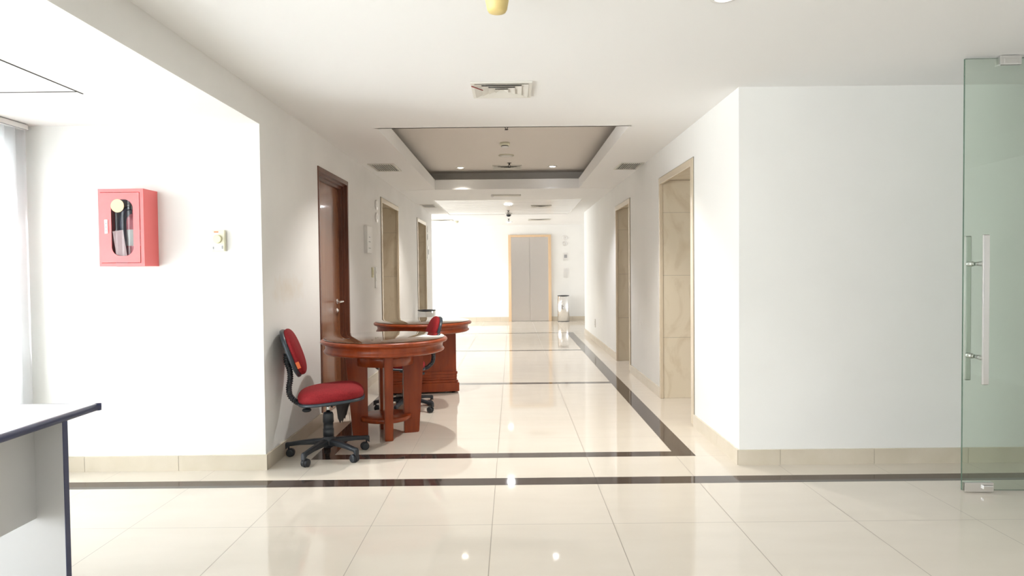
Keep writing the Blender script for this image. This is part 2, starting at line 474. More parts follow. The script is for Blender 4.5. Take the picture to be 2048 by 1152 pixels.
# ------------------------------------------------------------------ wood door
bm = bmesh.new(); y0, y1, h = LD
box(bm, XL - .12, XL + .008, y0, y0 + .035, 0, h, 0, .003); box(bm, XL - .12, XL + .008, y1 - .035, y1, 0, h, 0, .003); box(bm, XL - .12, XL + .008, y0 + .035, y1 - .035, h - .04, h, 0, .003)
box(bm, XL - .12, XL - .022, y0 + .035, y0 + .055, 0, h - .04); box(bm, XL - .12, XL - .022, y1 - .06, y1 - .035, 0, h - .04); box(bm, XL - .12, XL - .022, y0 + .055, y1 - .06, h - .06, h - .04)
box(bm, XL - .12, XL - .045, y1 - .085, y1 - .06, 0, h - .06)
box(bm, XL - .12, XL - .045, y0 + .055, y1 - .085, h - .085, h - .06)
wd = struct(obj('door_5', bm, m_frame), 'brown varnished wooden door in a dark frame')
B('door_panel', m_door, (XL - .118, XL - .07, y0 + .055, y1 - .085, .006, h - .085), wd, .002)
xp = XL - .07
bm = bmesh.new()
lathe(bm, [(.025, xp), (.025, xp + .008), (.02, xp + .010)], 20, (0, 6.19, .985), 'X')
tube(bm, spline([(xp, 6.19, .985), (xp + .045, 6.19, .985), (xp + .062, 6.175, .985), (xp + .064, 6.13, .985), (xp + .06, 6.05, .983)], 16), .009, 12)
obj('handle', bm, m_satin, wd)
bm = bmesh.new(); lathe(bm, [(.024, xp), (.024, xp + .007), (.012, xp + .009), (.012, xp + .016)], 20, (0, 6.19, .90), 'X')
obj('lock_cylinder', bm, m_satin, wd)

# ------------------------------------------------------------------ far lift door
bm = bmesh.new()
fx0, fx1, fh = -.088, .978, 2.15
A = .07
box(bm, fx0, fx0 + A, YF - .06, YF, 0, fh, 0, .004); box(bm, fx1 - A, fx1, YF - .06, YF, 0, fh, 0, .004); box(bm, fx0 + A, fx1 - A, YF - .06, YF, fh - .055, fh, 0, .004)
fl = struct(obj('door_6', bm, mat('honey beige stone frame', (.72, .52, .33), .2)), 'stainless steel lift door with beige stone frame on the far wall')
xm = (fx0 + fx1) / 2
B('lift_door_leaf', m_steel, (fx0 + A, xm - .002, YF - .025, YF - .002, .01, fh - .055), fl)
B('lift_door_leaf', m_steel, (xm + .002, fx1 - A, YF - .025, YF - .002, .01, fh - .055), fl)

# ------------------------------------------------------------------ vertical blinds
vb = thing('vertical_blind', 'white vertical blinds hanging at the window on the left edge', 'blind', (-3.03, 2.5, 2.20))
B('headrail', m_white, (-.022, .022, -1.55, 1.62, -.038, -.004), vb, .004)
bm = bmesh.new(); box(bm, .0225, .0235, -1.55, 1.62, -.040, -.036); box(bm, .0225, .0235, -1.55, 1.60, -.006, -.003)
obj('rail_edge', bm, m_grey, vb)
for k in range(38):
    bm = bmesh.new()
    n = 6; W_ = .089
    ring = []
    for j in range(n + 1):
        t = j / n - .5; ring.append((.004 * (1 - 4 * t * t), t * W_))
    for j in range(n):
        (a, b_), (c, d) = ring[j], ring[j + 1]
        f = bm.faces.new([bm.verts.new(p) for p in ((a, b_, -2.02), (c, d, -2.02), (c, d, -.045), (a, b_, -.045))]); f.smooth = True
    bmesh.ops.remove_doubles(bm, verts=bm.verts[:], dist=1e-5)
    bmesh.ops.solidify(bm, geom=bm.faces[:], thickness=.0008)
    obj('slat', bm, m_blind, vb, (0, 1.55 - k * .083, 0), (0, 0, math.radians(-36 + random.uniform(-3, 3))))

# ------------------------------------------------------------------ extinguisher cabinet
ex = thing('fire_extinguisher_cabinet', 'red wall cabinet holding a fire extinguisher, on the white wall by the blinds', 'extinguisher cabinet', (-2.378, YW, 1.308))
hw, hh, dp = .138, .472, .16
def rrect(cx, cz, w_, h_, r, n=8):
    out = []
    for qx, qz, a0 in ((1, -1, -90), (1, 1, 0), (-1, 1, 90), (-1, -1, 180)):
        for i in range(n + 1):
            a = math.radians(a0 + 90 * i / n)
            out.append((cx + qx * (w_ / 2 - r) + r * math.cos(a), cz + qz * (h_ / 2 - r) + r * math.sin(a)))
    return out
bm = bmesh.new()
t = .003
box(bm, -hw, -hw + t, -dp, 0, 0, hh); box(bm, hw - t, hw, -dp, 0, 0, hh); box(bm, -hw + t, hw - t, -dp, 0, hh - t, hh); box(bm, -hw + t, hw - t, -dp, 0, 0, t)
box(bm, -hw + t, hw - t, -t - .001, 0, t, hh - t)
for x0, x1, z0, z1 in ((-hw, -hw + .014, 0, hh), (hw - .022, hw, 0, hh), (-hw + .014, hw - .022, hh - .02, hh), (-hw + .014, hw - .022, 0, .02)):
    box(bm, x0, x1, -dp - .002, -dp, z0, z1)
obj('case', bm, m_cab, ex)
# door with stadium window
dx0, dx1, dz0, dz1 = -hw + .016, hw - .024, .023, hh - .023
wx, wz, ww, wh = .008, .235, .134, .345
bm = bmesh.new()
inn = rrect(wx, wz, ww, wh, .055, 8); n = len(inn)
def proj_out(p):
    # map window outline point outwards to the door rectangle
    x, z = p; dx, dz = x - wx, z - wz
    s = 1e9
    if dx > 1e-9: s = min(s, (dx1 - wx) / dx)
    if dx < -1e-9: s = min(s, (dx0 - wx) / dx)
    if dz > 1e-9: s = min(s, (dz1 - wz) / dz)
    if dz < -1e-9: s = min(s, (dz0 - wz) / dz)
    return (wx + dx * s, wz + dz * s)
outp = [proj_out(p) for p in inn]
cor = [(dx1, dz0), (dx1, dz1), (dx0, dz1), (dx0, dz0)]
for c_ in cor:
    i = min(range(n), key=lambda k: (outp[k][0] - c_[0]) ** 2 + (outp[k][1] - c_[1]) ** 2); outp[i] = c_
yf, yb = -dp - .005, -dp - .0025
vf = [bm.verts.new((x, yf, z)) for x, z in inn]; vo = [bm.verts.new((x, yf, z)) for x, z in outp]
vfb = [bm.verts.new((x, yb, z)) for x, z in inn]; vob = [bm.verts.new((x, yb, z)) for x, z in outp]
for i in range(n):
    j = (i + 1) % n
    bm.faces.new((vf[i], vf[j], vo[j], vo[i])); bm.faces.new((vfb[i], vfb[j], vob[j], vob[i]))
    bm.faces.new((vf[i], vf[j], vfb[j], vfb[i])); bm.faces.new((vo[i], vo[j], vob[j], vob[i]))
dr = obj('cabinet_door', bm, m_cab, ex)
bm = bmesh.new()
a = [bm.verts.new((x, -dp - .003, z)) for x, z in rrect(wx, wz, ww + .006, wh + .006, .058)]; bm.faces.new(a)
a = [bm.verts.new((x, -dp - .0015, z)) for x, z in rrect(wx, wz, ww + .006, wh + .006, .058)]; bm.faces.new(a)
o_ = obj('window_pane', bm, m_clear, dr)
bm = bmesh.new(); lathe(bm, [(.040, -.0015), (.040, 0)], 32, (-.018, -dp - .0055, .368), 'Y')
o_ = obj('round_sticker', bm, m_orange, dr); o_['label'] = 'round pale orange sticker'
B('lock_plate', m_label, (-.098, -.079, -dp - .009, -dp - .005, .20, .285), dr, .001)
for i in range(3): B('lock_marking', m_grey, (-.093, -.084, -dp - .0095, -dp - .009, .212 + i * .022, .222 + i * .022), dr)
B('pane_reflection_back', m_pane_refl, (-.13, .13, -.008, -.005, .006, .466), ex)  # added panel, pale to imitate the bluish reflection in the cabinet window
B('inner_notice', mat('pale pink paper', (.85, .62, .64), .6), [(-.03, .035, -.152, -.1505, .03, .22)], ex, rot=(0, math.radians(-8), 0))
fe = thing('fire_extinguisher', 'fire extinguisher with white label seen through the cabinet window', 'fire extinguisher', (-2.34, YW - .075, 1.314))
bm = bmesh.new(); lathe(bm, [(.045, 0), (.05, .01), (.05, .27), (.045, .295), (.03, .315), (.018, .322), (.018, .345)], 32)
obj('cylinder_body', bm, m_ext, fe)
bm = bmesh.new(); lathe(bm, [(.0508, .12), (.0508, .22)], 32, caps=False); obj('label_band', bm, m_label, fe)
bm = bmesh.new(); box(bm, -.02, .02, -.015, .015, .345, .37, 0, .003); box(bm, -.05, .01, -.008, .008, .37, .38, 0, .002); box(bm, -.05, .0, -.008, .008, .352, .36, 0, .002)
obj('valve_lever', bm, m_grey, fe)
bm = bmesh.new(); tube(bm, spline([(-.02, -.01, .355), (-.06, -.015, .34), (-.075, -.02, .26), (-.07, -.02, .12), (-.072, -.02, .03)], 24), .012, 10)
obj('hose', bm, m_hose, fe)

# ------------------------------------------------------------------ thermostat
th = thing('thermostat', 'small cream thermostat with round dial on the white wall', 'thermostat', (-1.851, YW, 1.397))
bm = bmesh.new(); box(bm, -.043, .043, -.028, 0, 0, .134, 0, .005); obj('housing', bm, m_cream2, th)
bm = bmesh.new(); lathe(bm, [(.027, -.028), (.026, -.04), (.022, -.042)], 32, (0, 0, .078), 'Y'); obj('dial', bm, m_cream, th)
B('label_plate', m_label, (-.034, .034, -.029, -.028, .012, .04), th)
B('brand_mark', m_tag, (-.024, .004, -.029, -.0279, .119, .126), th)
B('slide_switch', m_grey, (-.032, -.025, -.032, -.029, .014, .03), th)
B('slide_switch', m_grey, (.024, .031, -.032, -.029, .016, .036), th)

# ------------------------------------------------------------------ glass door
gd = thing('glass_door', 'frameless green tinted glass door with long pull handles at the right edge', 'glass door', (2.487, 3.62, 0), (0, 0, math.radians(-2.2)))
bm = bmesh.new(); W_ = .95; z0, z1 = .012, 2.388
fs = box(bm, 0, W_, -.006, .006, z0, z1)
for f in bm.faces:
    n_ = f.calc_center_median()
    if abs(n_.x) < 1e-4 or abs(n_.x - W_) < 1e-4 or abs(n_.z - z0) < 1e-4 or abs(n_.z - z1) < 1e-4: f.material_index = 1
obj('glass_pane', bm, [m_glass, m_gedge], gd)
bm = bmesh.new(); box(bm, .008, .165, -.017, .017, .006, .058, 0, .003); cl = obj('corner_lock', bm, m_satin, gd)
bm = bmesh.new(); box(bm, .10, .158, -.030, -.017, .02, .046, 0, .006); obj('lock_cylinder', bm, m_satin, cl)
bm = bmesh.new(); box(bm, .175, .29, -.024, .024, 2.345, 2.397, 0, .006); box(bm, .195, .27, -.026, -.02, 2.352, 2.38, 0, .002); obj('top_patch', bm, m_satin, gd)
bm = bmesh.new(); box(bm, W_ - .17, W_, -.017, .017, .0, .055, 0, .003); box(bm, W_ - .17, W_, -.017, .017, 2.345, 2.4, 0, .003); obj('pivot_patch', bm, m_satin, gd)
hx = .073
for s in (-1, 1):
    bm = bmesh.new()
    box(bm, hx - .017, hx + .017, s * .075 - .008, s * .075 + .008, .612, 1.425, 0, .005)
    ph = obj('pull_handle', bm, m_satin, gd)
    for zz in (.755, 1.268):
        bm = bmesh.new()
        lathe(bm, [(.011, 0), (.011, s * .02), (.009, s * .022), (.009, s * .026), (.014, s * .028), (.014, s * .05), (.012, s * .0665)], 20, (hx, s * .006, zz), 'Y')
        obj('standoff', bm, m_satin, ph)

# ------------------------------------------------------------------ white desk on the left
dk = thing('office_desk', 'pale grey laminate desk with navy edging in the lower left corner', 'desk', (-1.66, 2.64, 0))
bm = bmesh.new(); box(bm, -.75, -.012, -1.75, -.012, .712, .74); obj('desktop', bm, m_desktop, dk)
bm = bmesh.new()
def halfround(bm, p0, p1, r=.0145, n=10):
    tube(bm, [p0, p1], r, 12)
halfround(bm, (-.013, -1.75, .726), (-.013, -.013, .726)); halfround(bm, (-.75, -.013, .726), (-.013, -.013, .726))
lathe(bm, [(.001, .7115), (.0145, .7125), (.0145, .7395), (.001, .7405)], 16, (-.013, -.013, 0))
obj('edge_band', bm, m_navy, dk)
bm = bmesh.new(); box(bm, -.74, -.010, -.225, -.2, .0, .712); lp = obj('end_panel', bm, m_desk, dk)
B('edge_band', m_navy, (-.010, -.0075, -.2255, -.1995, 0, .712), lp)
bm = bmesh.new(); box(bm, -.74, -.018, -1.72, -1.695, .0, .712); obj('end_panel', bm, m_desk, dk)
B('modesty_panel', m_desk, (-.135, -.115, -1.695, -.225, .355, .712), dk)

# ------------------------------------------------------------------ tables
def top_parts(root, R, zt, ry=None):
    sy = (ry or R) / R
    bm = bmesh.new()
    prof = [(R * .6, zt - .112), (R - .040, zt - .112), (R - .028, zt - .105), (R - .024, zt - .098), (R - .028, zt - .089), (R - .036, zt - .083), (R - .038, zt - .068), (R - .034, zt - .050),
            (R - .026, zt - .044), (R - .022, zt - .040), (R - .006, zt - .036), (R, zt - .026), (R - .002, zt - .016), (R - .012, zt - .009), (R - .022, zt - .008), (.001, zt - .008)]
    lathe(bm, prof, 96, sy=sy); o = obj('tabletop', bm, m_wood, root)
    bm = bmesh.new(); lathe(bm, [(.001, zt - .0075), (R - .024, zt - .0075), (R - .024, zt - .001), (R - .026, zt), (.001, zt)], 96, sy=sy)
    g = obj('glass_top', bm, m_tglass, root); g['label'] = 'clear glass sheet over the tabletop'
m_tglass = mat('glass over dark brown tabletop', (.10, .045, .022), .02, spec=.5, coat=1)
noise_col(m_tglass, (.085, .038, .018), (.13, .058, .028), scale=(1, .12, 1), nscale=18, detail=5)
nodes(m_tglass)[2].inputs['Coat Roughness'].default_value = .01

t1 = thing('round_table', 'nearer round reddish-brown wooden table with glass top beside the front red chair', 'table', (-.992, 5.08, 0), (0, 0, math.radians(16)))
top_parts(t1, .483, .757)
for k in range(4):
    # tapered radial board
    bm = bmesh.new()
    ri, w0, w1, th_ = .138, .25, .30, .031
    pts_ = [(ri, 0), (w0, 0), (w0 + .004, .012), (w1, .648), (ri - .002, .648)]
    a = [bm.verts.new((x, -th_, z)) for x, z in pts_]; b_ = [bm.verts.new((x, th_, z)) for x, z in pts_]
    bm.faces.new(a); bm.faces.new(b_[::-1])
    for i in range(5): bm.faces.new((a[i], a[(i + 1) % 5], b_[(i + 1) % 5], b_[i]))
    bmesh.ops.bevel(bm, geom=bm.edges[:], offset=.004, segments=2, affect='EDGES')
    o = obj('leg', bm, m_wood, t1, rot=(0, 0, k * PI / 2))
bm = bmesh.new(); lathe(bm, [(.001, .118), (.19, .118), (.195, .122), (.195, .148), (.19, .152), (.001, .152)], 64); obj('lower_shelf', bm, m_wood, t1)
bm = bmesh.new(); lathe(bm, [(.19, .545), (.215, .545), (.215, .646), (.19, .646), (.19, .545)], 64, caps=False); obj('apron_ring', bm, m_wood, t1)

t2 = thing('round_table', 'farther round reddish-brown wooden table on a solid panelled pedestal', 'table', (-.925, 6.77, 0), (0, 0, math.radians(9)))
top_parts(t2, .50, .755)
bm = bmesh.new()
px0, px1, py0, py1 = -.33, .335, -.04, .34
box(bm, px0, px1, py0, py1, .16, .645, 0, .004)
obj('pedestal', bm, m_wood, t2)
def ring_box(bm, e, z0, z1, b=.004): box(bm, px0 - e, px1 + e, py0 - e, py1 + e, z0, z1, 0, b)
bm = bmesh.new(); ring_box(bm, .012, .195, .225, .006); ring_box(bm, .004, .135, .16); ring_box(bm, .006, .16, .195)
obj('waist_moulding', bm, m_wood, t2)
bm = bmesh.new(); ring_box(bm, .028, .018, .11, .006); ring_box(bm, .016, .11, .135, .004); obj('plinth', bm, m_wood, t2)
for sx_ in (px0 + .03, px1 - .03):
    for sy_ in (py0 + .03, py1 - .03):
        bm = bmesh.new(); lathe(bm, [(.016, 0), (.02, .004), (.02, .018)], 16, (sx_, sy_, 0)); obj('foot', bm, m_black, t2)

# ------------------------------------------------------------------ task chairs (face +X)
def dome(bm, A, Bx, zb, zt, n=2.6, seg=64, rings=14, edge=.35, fn=None):
    """superelliptic cushion outline A x Bx (half sizes), from zb to zt"""
    out = []
    def pt(s, a, z):
        c, s_ = math.cos(a), math.sin(a)
        x = A * s * math.copysign(abs(c) ** (2 / n), c); y = Bx * s * math.copysign(abs(s_) ** (2 / n), s_)
        p = Vector((x, y, z))
        return bm.verts.new(fn(p) if fn else p)
    prof = [(.90, zb), (.985, zb + (zt - zb) * .12), (1.0, zb + (zt - zb) * .35)]
    for i in range(1, rings + 1):
        t = i / rings * PI / 2
        prof.append((math.cos(t) ** edge if t < PI / 2 - 1e-6 else .0, zb + (zt - zb) * (.35 + .65 * math.sin(t) ** .9)))
    prof[-1] = (.02, zt)
    R_ = [[pt(s, 2 * PI * k / seg, z) for k in range(seg)] for s, z in prof]
    for a, b_ in zip(R_, R_[1:]):
        for k in range(seg):
            f = bm.faces.new((a[k], a[(k + 1) % seg], b_[(k + 1) % seg], b_[k])); f.smooth = True
    bm.faces.new(R_[0]); bm.faces.new(R_[-1])

def make_chair(label, loc, rz, base_rot, torn=True, back_dz=0, back_dx=0):
    t = thing('task_chair', label, 'chair', loc, (0, 0, rz))
    # base
    bm = bmesh.new()
    lathe(bm, [(.030, .062), (.040, .07), (.046, .09), (.044, .125), (.034, .135), (.032, .16)], 24)
    hub = obj('base_hub', bm, m_black, t)
    for k in range(5):
        a = base_rot + k * 2 * PI / 5
        bm = bmesh.new()
        secs = [(.025, .102, .024, .022), (.10, .103, .022, .018), (.19, .096, .019, .014), (.262, .086, .016, .013), (.285, .078, .017, .020), (.295, .072, .012, .022)]
        R_ = []
        for r, zc, hwid, hh_ in secs:
            R_.append([bm.verts.new((r, dy, zc + dz)) for dy, dz in ((-hwid, -hh_), (hwid, -hh_), (hwid, hh_ * .4), (hwid * .55, hh_), (-hwid * .55, hh_), (-hwid, hh_ * .4))])
        for p, q in zip(R_, R_[1:]):
            for i in range(6): bm.faces.new((p[i], p[(i + 1) % 6], q[(i + 1) % 6], q[i]))
        bm.faces.new(R_[0]); bm.faces.new(R_[-1])
        bmesh.ops.bevel(bm, geom=bm.edges[:], offset=.002, segments=1, affect='EDGES')
        lg = obj('leg', bm, m_black, t, rot=(0, 0, a))
        bm = bmesh.new()
        lathe(bm, [(.006, .04), (.006, .075)], 10, (.275, 0, 0))
        for s in (-1, 1):
            lathe(bm, [(.018, s * .006), (.0255, s * .007), (.0265, s * .012), (.0255, s * .021), (.018, s * .024), (.008, s * .024)], 24, (.0, .0, .0265), 'Y')
        # hood
        n0 = len(bm.verts)
        bmesh.ops.translate(bm, vec=(.262, 0, 0), verts=[v for v in bm.verts if abs(v.co.x) < .03 and v.co.z < .06 and abs(v.co.x) <= .027])
        lathe(bm, [(.012, -.006), (.029, -.006), (.029, .006), (.012, .006)], 24, (.262, 0, .0265), 'Y')
        bmesh.ops.delete(bm, geom=[v for v in bm.verts[n0:] if v.co.z < .018] if False else [], context='VERTS')
        obj('caster', bm, m_black, lg, rot=(0, 0, 0))
    bm = bmesh.new(); prof = []
    for z, r in ((.14, .036), (.19, .036), (.191, .033), (.235, .033), (.236, .037), (.285, .035), (.292, .033), (.302, .030), (.303, .012)): prof.append((r, z))
    lathe(bm, prof, 28); obj('column_cover', bm, m_black, t)
    bm = bmesh.new(); lathe(bm, [(.0135, .30), (.0135, .365)], 20); obj('gas_lift', bm, m_chrome, t)
    bm = bmesh.new(); box(bm, -.055, .06, -.05, .05, .35, .385, 0, .006); box(bm, -.15, -.05, -.03, .03, .362, .385, 0, .004)
    tube(bm, [(.02, -.05, .365), (.03, -.14, .362)], .005, 8)
    obj('seat_mechanism', bm, m_black, t)
    bm = bmesh.new(); lathe(bm, [(.008, .36), (.008, .338), (.024, .336), (.030, .330), (.030, .320), (.022, .314)], 20, (-.14, 0, 0)); obj('adjusting_knob', bm, m_black, t)
    # seat
    tilt = Matrix.Rotation(math.radians(-4.5), 4, 'Y')
    sc = Vector((.025 - back_dx, 0, 0))
    def sfn(p):
        q = p.copy(); q.z -= .39
        if q.x > .1: q.z -= (q.x - .1) ** 2 * .7      # waterfall front
        q = tilt @ q; q.z += .39
        return q + sc
    bm = bmesh.new(); dome(bm, .222, .222, .385, .412, n=2.9, fn=sfn, edge=.12, rings=4); obj('seat_shell', bm, m_blackg, t)
    bm = bmesh.new(); dome(bm, .218, .218, .400, .488, n=2.9, fn=sfn, edge=.40); obj('seat', bm, m_red, t)
    # back
    bc = Vector((-.222 + back_dx, 0, .722 + back_dz)); lean = math.radians(20)
    M = Matrix.Translation(bc) @ Matrix.Rotation(-lean, 4, 'Y') @ Matrix.Rotation(PI / 2, 4, 'Y')
    # local z -> +x (front), local x -> -z
    def bfn(p):
        q = p.copy(); q.z += -.10 * (q.y ** 2) * -6 * .25 - .0
        return M @ q
    bm = bmesh.new(); dome(bm, .170, .188, -.028, .008, n=2.35, fn=bfn, edge=.18, rings=5); bs = obj('back_shell', bm, m_blackg, t)
    bm = bmesh.new(); dome(bm, .163, .181, -.004, .050, n=2.35, fn=bfn, edge=.42); bk = obj('backrest', bm, m_red, t)
    bm = bmesh.new()
    v = [bfn(Vector((x, y, z))) for x, y, z in ((.055, -.182, .004), (.10, -.172, .004), (.10, -.168, .026), (.055, -.178, .026))]
    v2 = [p + (M.to_3x3() @ Vector((0, -.003, 0))) for p in v]
    a = [bm.verts.new(p) for p in v]; b2 = [bm.verts.new(p) for p in v2]
    bm.faces.new(a); bm.faces.new(b2)
    for i in range(4): bm.faces.new((a[i], a[(i + 1) % 4], b2[(i + 1) % 4], b2[i]))
    o = obj('fabric_tag', bm, m_tag, bk); o['label'] = 'small orange label'
    # corrugated J bar
    path = spline([(-.264 + back_dx, 0, .715 + back_dz), (-.262 + back_dx, 0, .66 + back_dz), (-.245, 0, .60), (-.243, 0, .54), (-.252, 0, .48), (-.243, 0, .425), (-.205, 0, .385), (-.17, 0, .372), (-.10, 0, .372)], 132)
    bm = bmesh.new(); tube(bm, path, .02, 14, rfun=lambda i: .0205 if i % 4 < 2 else .0165); obj('back_stem', bm, m_black, t)
    bm = bmesh.new(); tube(bm, [M @ Vector((.0, 0, -.035)), M @ Vector((.06, 0, -.03))], .022, 12); obj('stem_bracket', bm, m_black, t)
    if torn:
        bm = bmesh.new(); rnd = random.Random(3)
        nx, nz = 14, 12
        G = []
        for i in range(nx + 1):
            u = i / nx
            L_ = .075 + .095 * max(0, math.sin(PI * min(1, u * .95 + .1))) ** .8 * (1 - .25 * u) + rnd.uniform(-.014, .014)
            if i in (0, nx): L_ *= .7
            col_ = []
            for j in range(nz + 1):
                w_ = j / nz
                col_.append(bm.verts.new((.045 + u * .12 - .015 * w_ * (u - .3) * 3, -.07 + .012 * math.sin(u * 9 + w_ * 2) * w_ + u * .02, .398 - L_ * w_)))
            G.append(col_)
        for i in range(nx):
            for j in range(nz):
                f = bm.faces.new((G[i][j], G[i + 1][j], G[i + 1][j + 1], G[i][j + 1])); f.smooth = True
        bmesh.ops.solidify(bm, geom=bm.faces[:], thickness=.003)
        tube(bm, [(.14, -.04, .30), (.145, -.042, .24), (.143, -.04, .215)], .0012, 6)
        obj('torn_lining', bm, m_torn, t)
    return t
c1 = make_chair('red fabric task chair with torn underside lining against the wall, facing the nearer table', (-1.268, 4.47, 0), math.radians(14), math.radians(36 - 14))
c2 = make_chair('red task chair tucked between the two wooden tables, mostly hidden', (-.972, 5.95, 0), math.radians(197), math.radians(44 - 197), torn=False, back_dz=-.035, back_dx=-.03)

# ------------------------------------------------------------------ bins
def make_bin(label, loc):
    t = thing('litter_bin', label, 'bin', loc)
    bm = bmesh.new(); lathe(bm, [(.138, .012), (.145, .012), (.145, .632), (.142, .632)], 48); obj('body', bm, m_chrome, t)
    bm = bmesh.new(); lathe(bm, [(.142, 0), (.142, .012)], 48); obj('base_ring', bm, m_black, t)
    bm = bmesh.new(); lathe(bm, [(.146, .632), (.147, .634), (.146, .640), (.140, .642), (.10, .642), (.095, .630), (.02, .628)], 48); obj('rim', bm, m_black, t)
    return t
make_bin('chrome cylinder bin against the far wall right of the lift door', (1.262, YF - .19, 0))
make_bin('chrome cylinder bin by the left wall beyond the farther table', (-1.385, 10.6, 0))

# ------------------------------------------------------------------ lift call fittings
def plate(name, label, cat, loc, w_, h_, d, m, facing, detail=None, group=None):
    """facing: '-Y', '+X' or '-X'; plate lies in the wall plane at loc (centre)"""
    rz = {'-Y': 0, '+X': PI / 2, '-X': -PI / 2}[facing]
    t = thing(name, label, cat, loc, (0, 0, rz), group)
    bm = bmesh.new(); box(bm, -w_ / 2, w_ / 2, -d, 0, -h_ / 2, h_ / 2, 0, min(.004, d * .3)); obj('plate', bm, m, t)
    if detail == 'button':
        for z in (-.02, .05):
            bm = bmesh.new(); lathe(bm, [(.016, -d - .004), (.016, -d + .001)], 20, (0, 0, z * h_ / .2), 'Y'); obj('button', bm, m_satin, t)
    if detail == 'display':
        bm = bmesh.new(); box(bm, -w_ * .28, w_ * .28, -d - .002, -d, -h_ * .15, h_ * .25); obj('display', bm, m_grey, t)
    if detail == 'switch':
        bm = bmesh.new(); box(bm, -w_ * .2, w_ * .2, -d - .005, -d, -h_ * .22, h_ * .22, 0, .001); obj('rocker', bm, m, t)
    if detail == 'sockets':
        bm = bmesh.new()
        for z in (-.02, .02): lathe(bm, [(.013, -d - .001), (.013, -d + .001)], 16, (0, 0, z), 'Y')
        obj('socket', bm, m_grey, t)
    return t
def roundel(label, loc, facing, r=.058, group=None):
    rz = {'-Y': 0, '+X': PI / 2, '-X': -PI / 2}[facing]
    t = thing('lift_indicator', label, 'indicator', loc, (0, 0, rz), group)
    bm = bmesh.new(); lathe(bm, [(r, 0), (r, -.014), (r * .9, -.018), (r * .5, -.016)], 32, (0, 0, 0), 'Y'); obj('ring', bm, m_satin, t)
    bm = bmesh.new(); lathe(bm, [(r * .5, -.012), (r * .48, -.018), (r * .2, -.020)], 24, (0, 0, 0), 'Y'); obj('lens', bm, m_white, t)
    return t
roundel('upper round lift lantern right of the far lift door', (1.322, YF, 2.075), '-Y')
roundel('lower round lift lantern right of the far lift door', (1.322, YF, 1.925), '-Y')
plate('floor_indicator', 'steel floor display plate under the round lanterns on the far wall', 'indicator', (1.342, YF, 1.60), .125, .20, .012, m_satin, '-Y', 'display')
plate('call_panel', 'steel lift call button plate above the bin on the far wall', 'call panel', (1.345, YF, 1.20), .105, .24, .012, m_satin, '-Y', 'button')
roundel('upper lift lantern left of the first left lift opening', (XL, 7.71, 2.045), '+X')
roundel('lower lift lantern left of the first left lift opening', (XL, 7.71, 1.90), '+X')
nb = plate('notice_box', 'thin white box sign between the wooden door and the first left lift opening', 'sign', (XL, 7.17, 1.61), .22, .29, .038, m_white, '+X')
for z, w_ in ((.03, .03), (-.02, .045), (-.09, .05)): B('printed_line', m_grey, (-w_, w_, -.0388, -.038, z - .004, z + .004), nb)
plate('light_switch', 'cream light switch beside the call plate on the left wall', 'switch', (XL, 7.45, 1.255), .075, .115, .012, m_cream, '+X', 'switch')
plate('call_panel', 'narrow lift call plate left of the first left lift opening', 'call panel', (XL, 7.64, 1.195), .10, .24, .010, m_white, '+X', 'button')
roundel('upper lift lantern past the farthest left lift opening', (XL, 12.42, 2.06), '+X')
roundel('lower lift lantern past the farthest left lift opening', (XL, 12.42, 1.91), '+X')
plate('floor_indicator', 'lift floor display plate past the farthest left lift opening', 'indicator', (XL, 12.42, 1.62), .12, .24, .012, m_satin, '+X', 'display')
plate('wall_socket', 'socket low on the right wall beyond the farther lift opening', 'socket', (XR, 11.4, .335), .09, .14, .009, m_grille, '-X', 'sockets')
plate('wall_socket', 'blank white plate low on the right wall between the two lift openings', 'socket', (XR, 7.33, .64), .075, .075, .006, m_white, '-X')

# ------------------------------------------------------------------ ceiling fittings
def spot(parent, z, energy, col, ang=104, rad=.03):
    l = bpy.data.lights.new('downlight_bulb', 'SPOT'); l.energy = energy; l.color = col; l.spot_size = math.radians(ang); l.spot_blend = .7; l.shadow_soft_size = rad
    o = bpy.data.objects.new('downlight_bulb', l); C.objects.link(o); o.parent = parent; o.location = (0, 0, z)
def downlight(label, loc, r=.05, lens=None, energy=12, col=(1, .95, .88), trim=None):
    t = thing('downlight', label, 'downlight', loc)
    bm = bmesh.new(); lathe(bm, [(r, 0), (r + .022, 0), (r + .020, -.006), (r, -.008), (r - .002, 0)], 32, caps=False); obj('trim_ring', bm, trim or m_white, t)
    bm = bmesh.new(); lathe(bm, [(.001, -.010), (r * .6, -.009), (r * .97, -.003), (r * .99, -.0005)], 32); obj('lens', bm, lens or m_lens, t)
    spot(t, -.03, energy * G['cove' if loc[2] > Hc + .1 else 'lamps'], col)
    return t
downlight('warm lit recessed spotlight left of centre in the raised ceiling', (-.683, 8.93, ZT), .042, m_lens2, 16, (1, .94, .88), m_grille)
downlight('cool lit recessed spotlight right of centre in the raised ceiling', (.562, 8.90, ZT), .042, m_lens, 15, (.92, .93, 1), m_grille)
downlight('recessed spotlight above the nearer table, hidden by the ceiling edge', (-.683, 5.5, ZT), .042, m_lens2, 17, (1, .96, .92), m_grille)
downlight('recessed spotlight above the right side, hidden by the ceiling edge', (.562, 5.5, ZT), .042, m_lens2, 17, (1, .96, .92), m_grille)
downlight('bright lamp in the white plank ceiling beyond the raised ceiling', (-.05, 11.3, Hc - .002), .065, mat('very bright lamp lens', (1, 1, 1), .4, emit=(.95, .97, 1), es=90), 20)
downlight('farther lamp at the lobby end of the ceiling', (-.06, 15.3, Hc), .065, m_lens, 15)
downlight('lit spotlight at the top right edge of the photo ceiling', (.905, 2.79, Hc), .04, m_lens, 10, (.95, .97, 1))

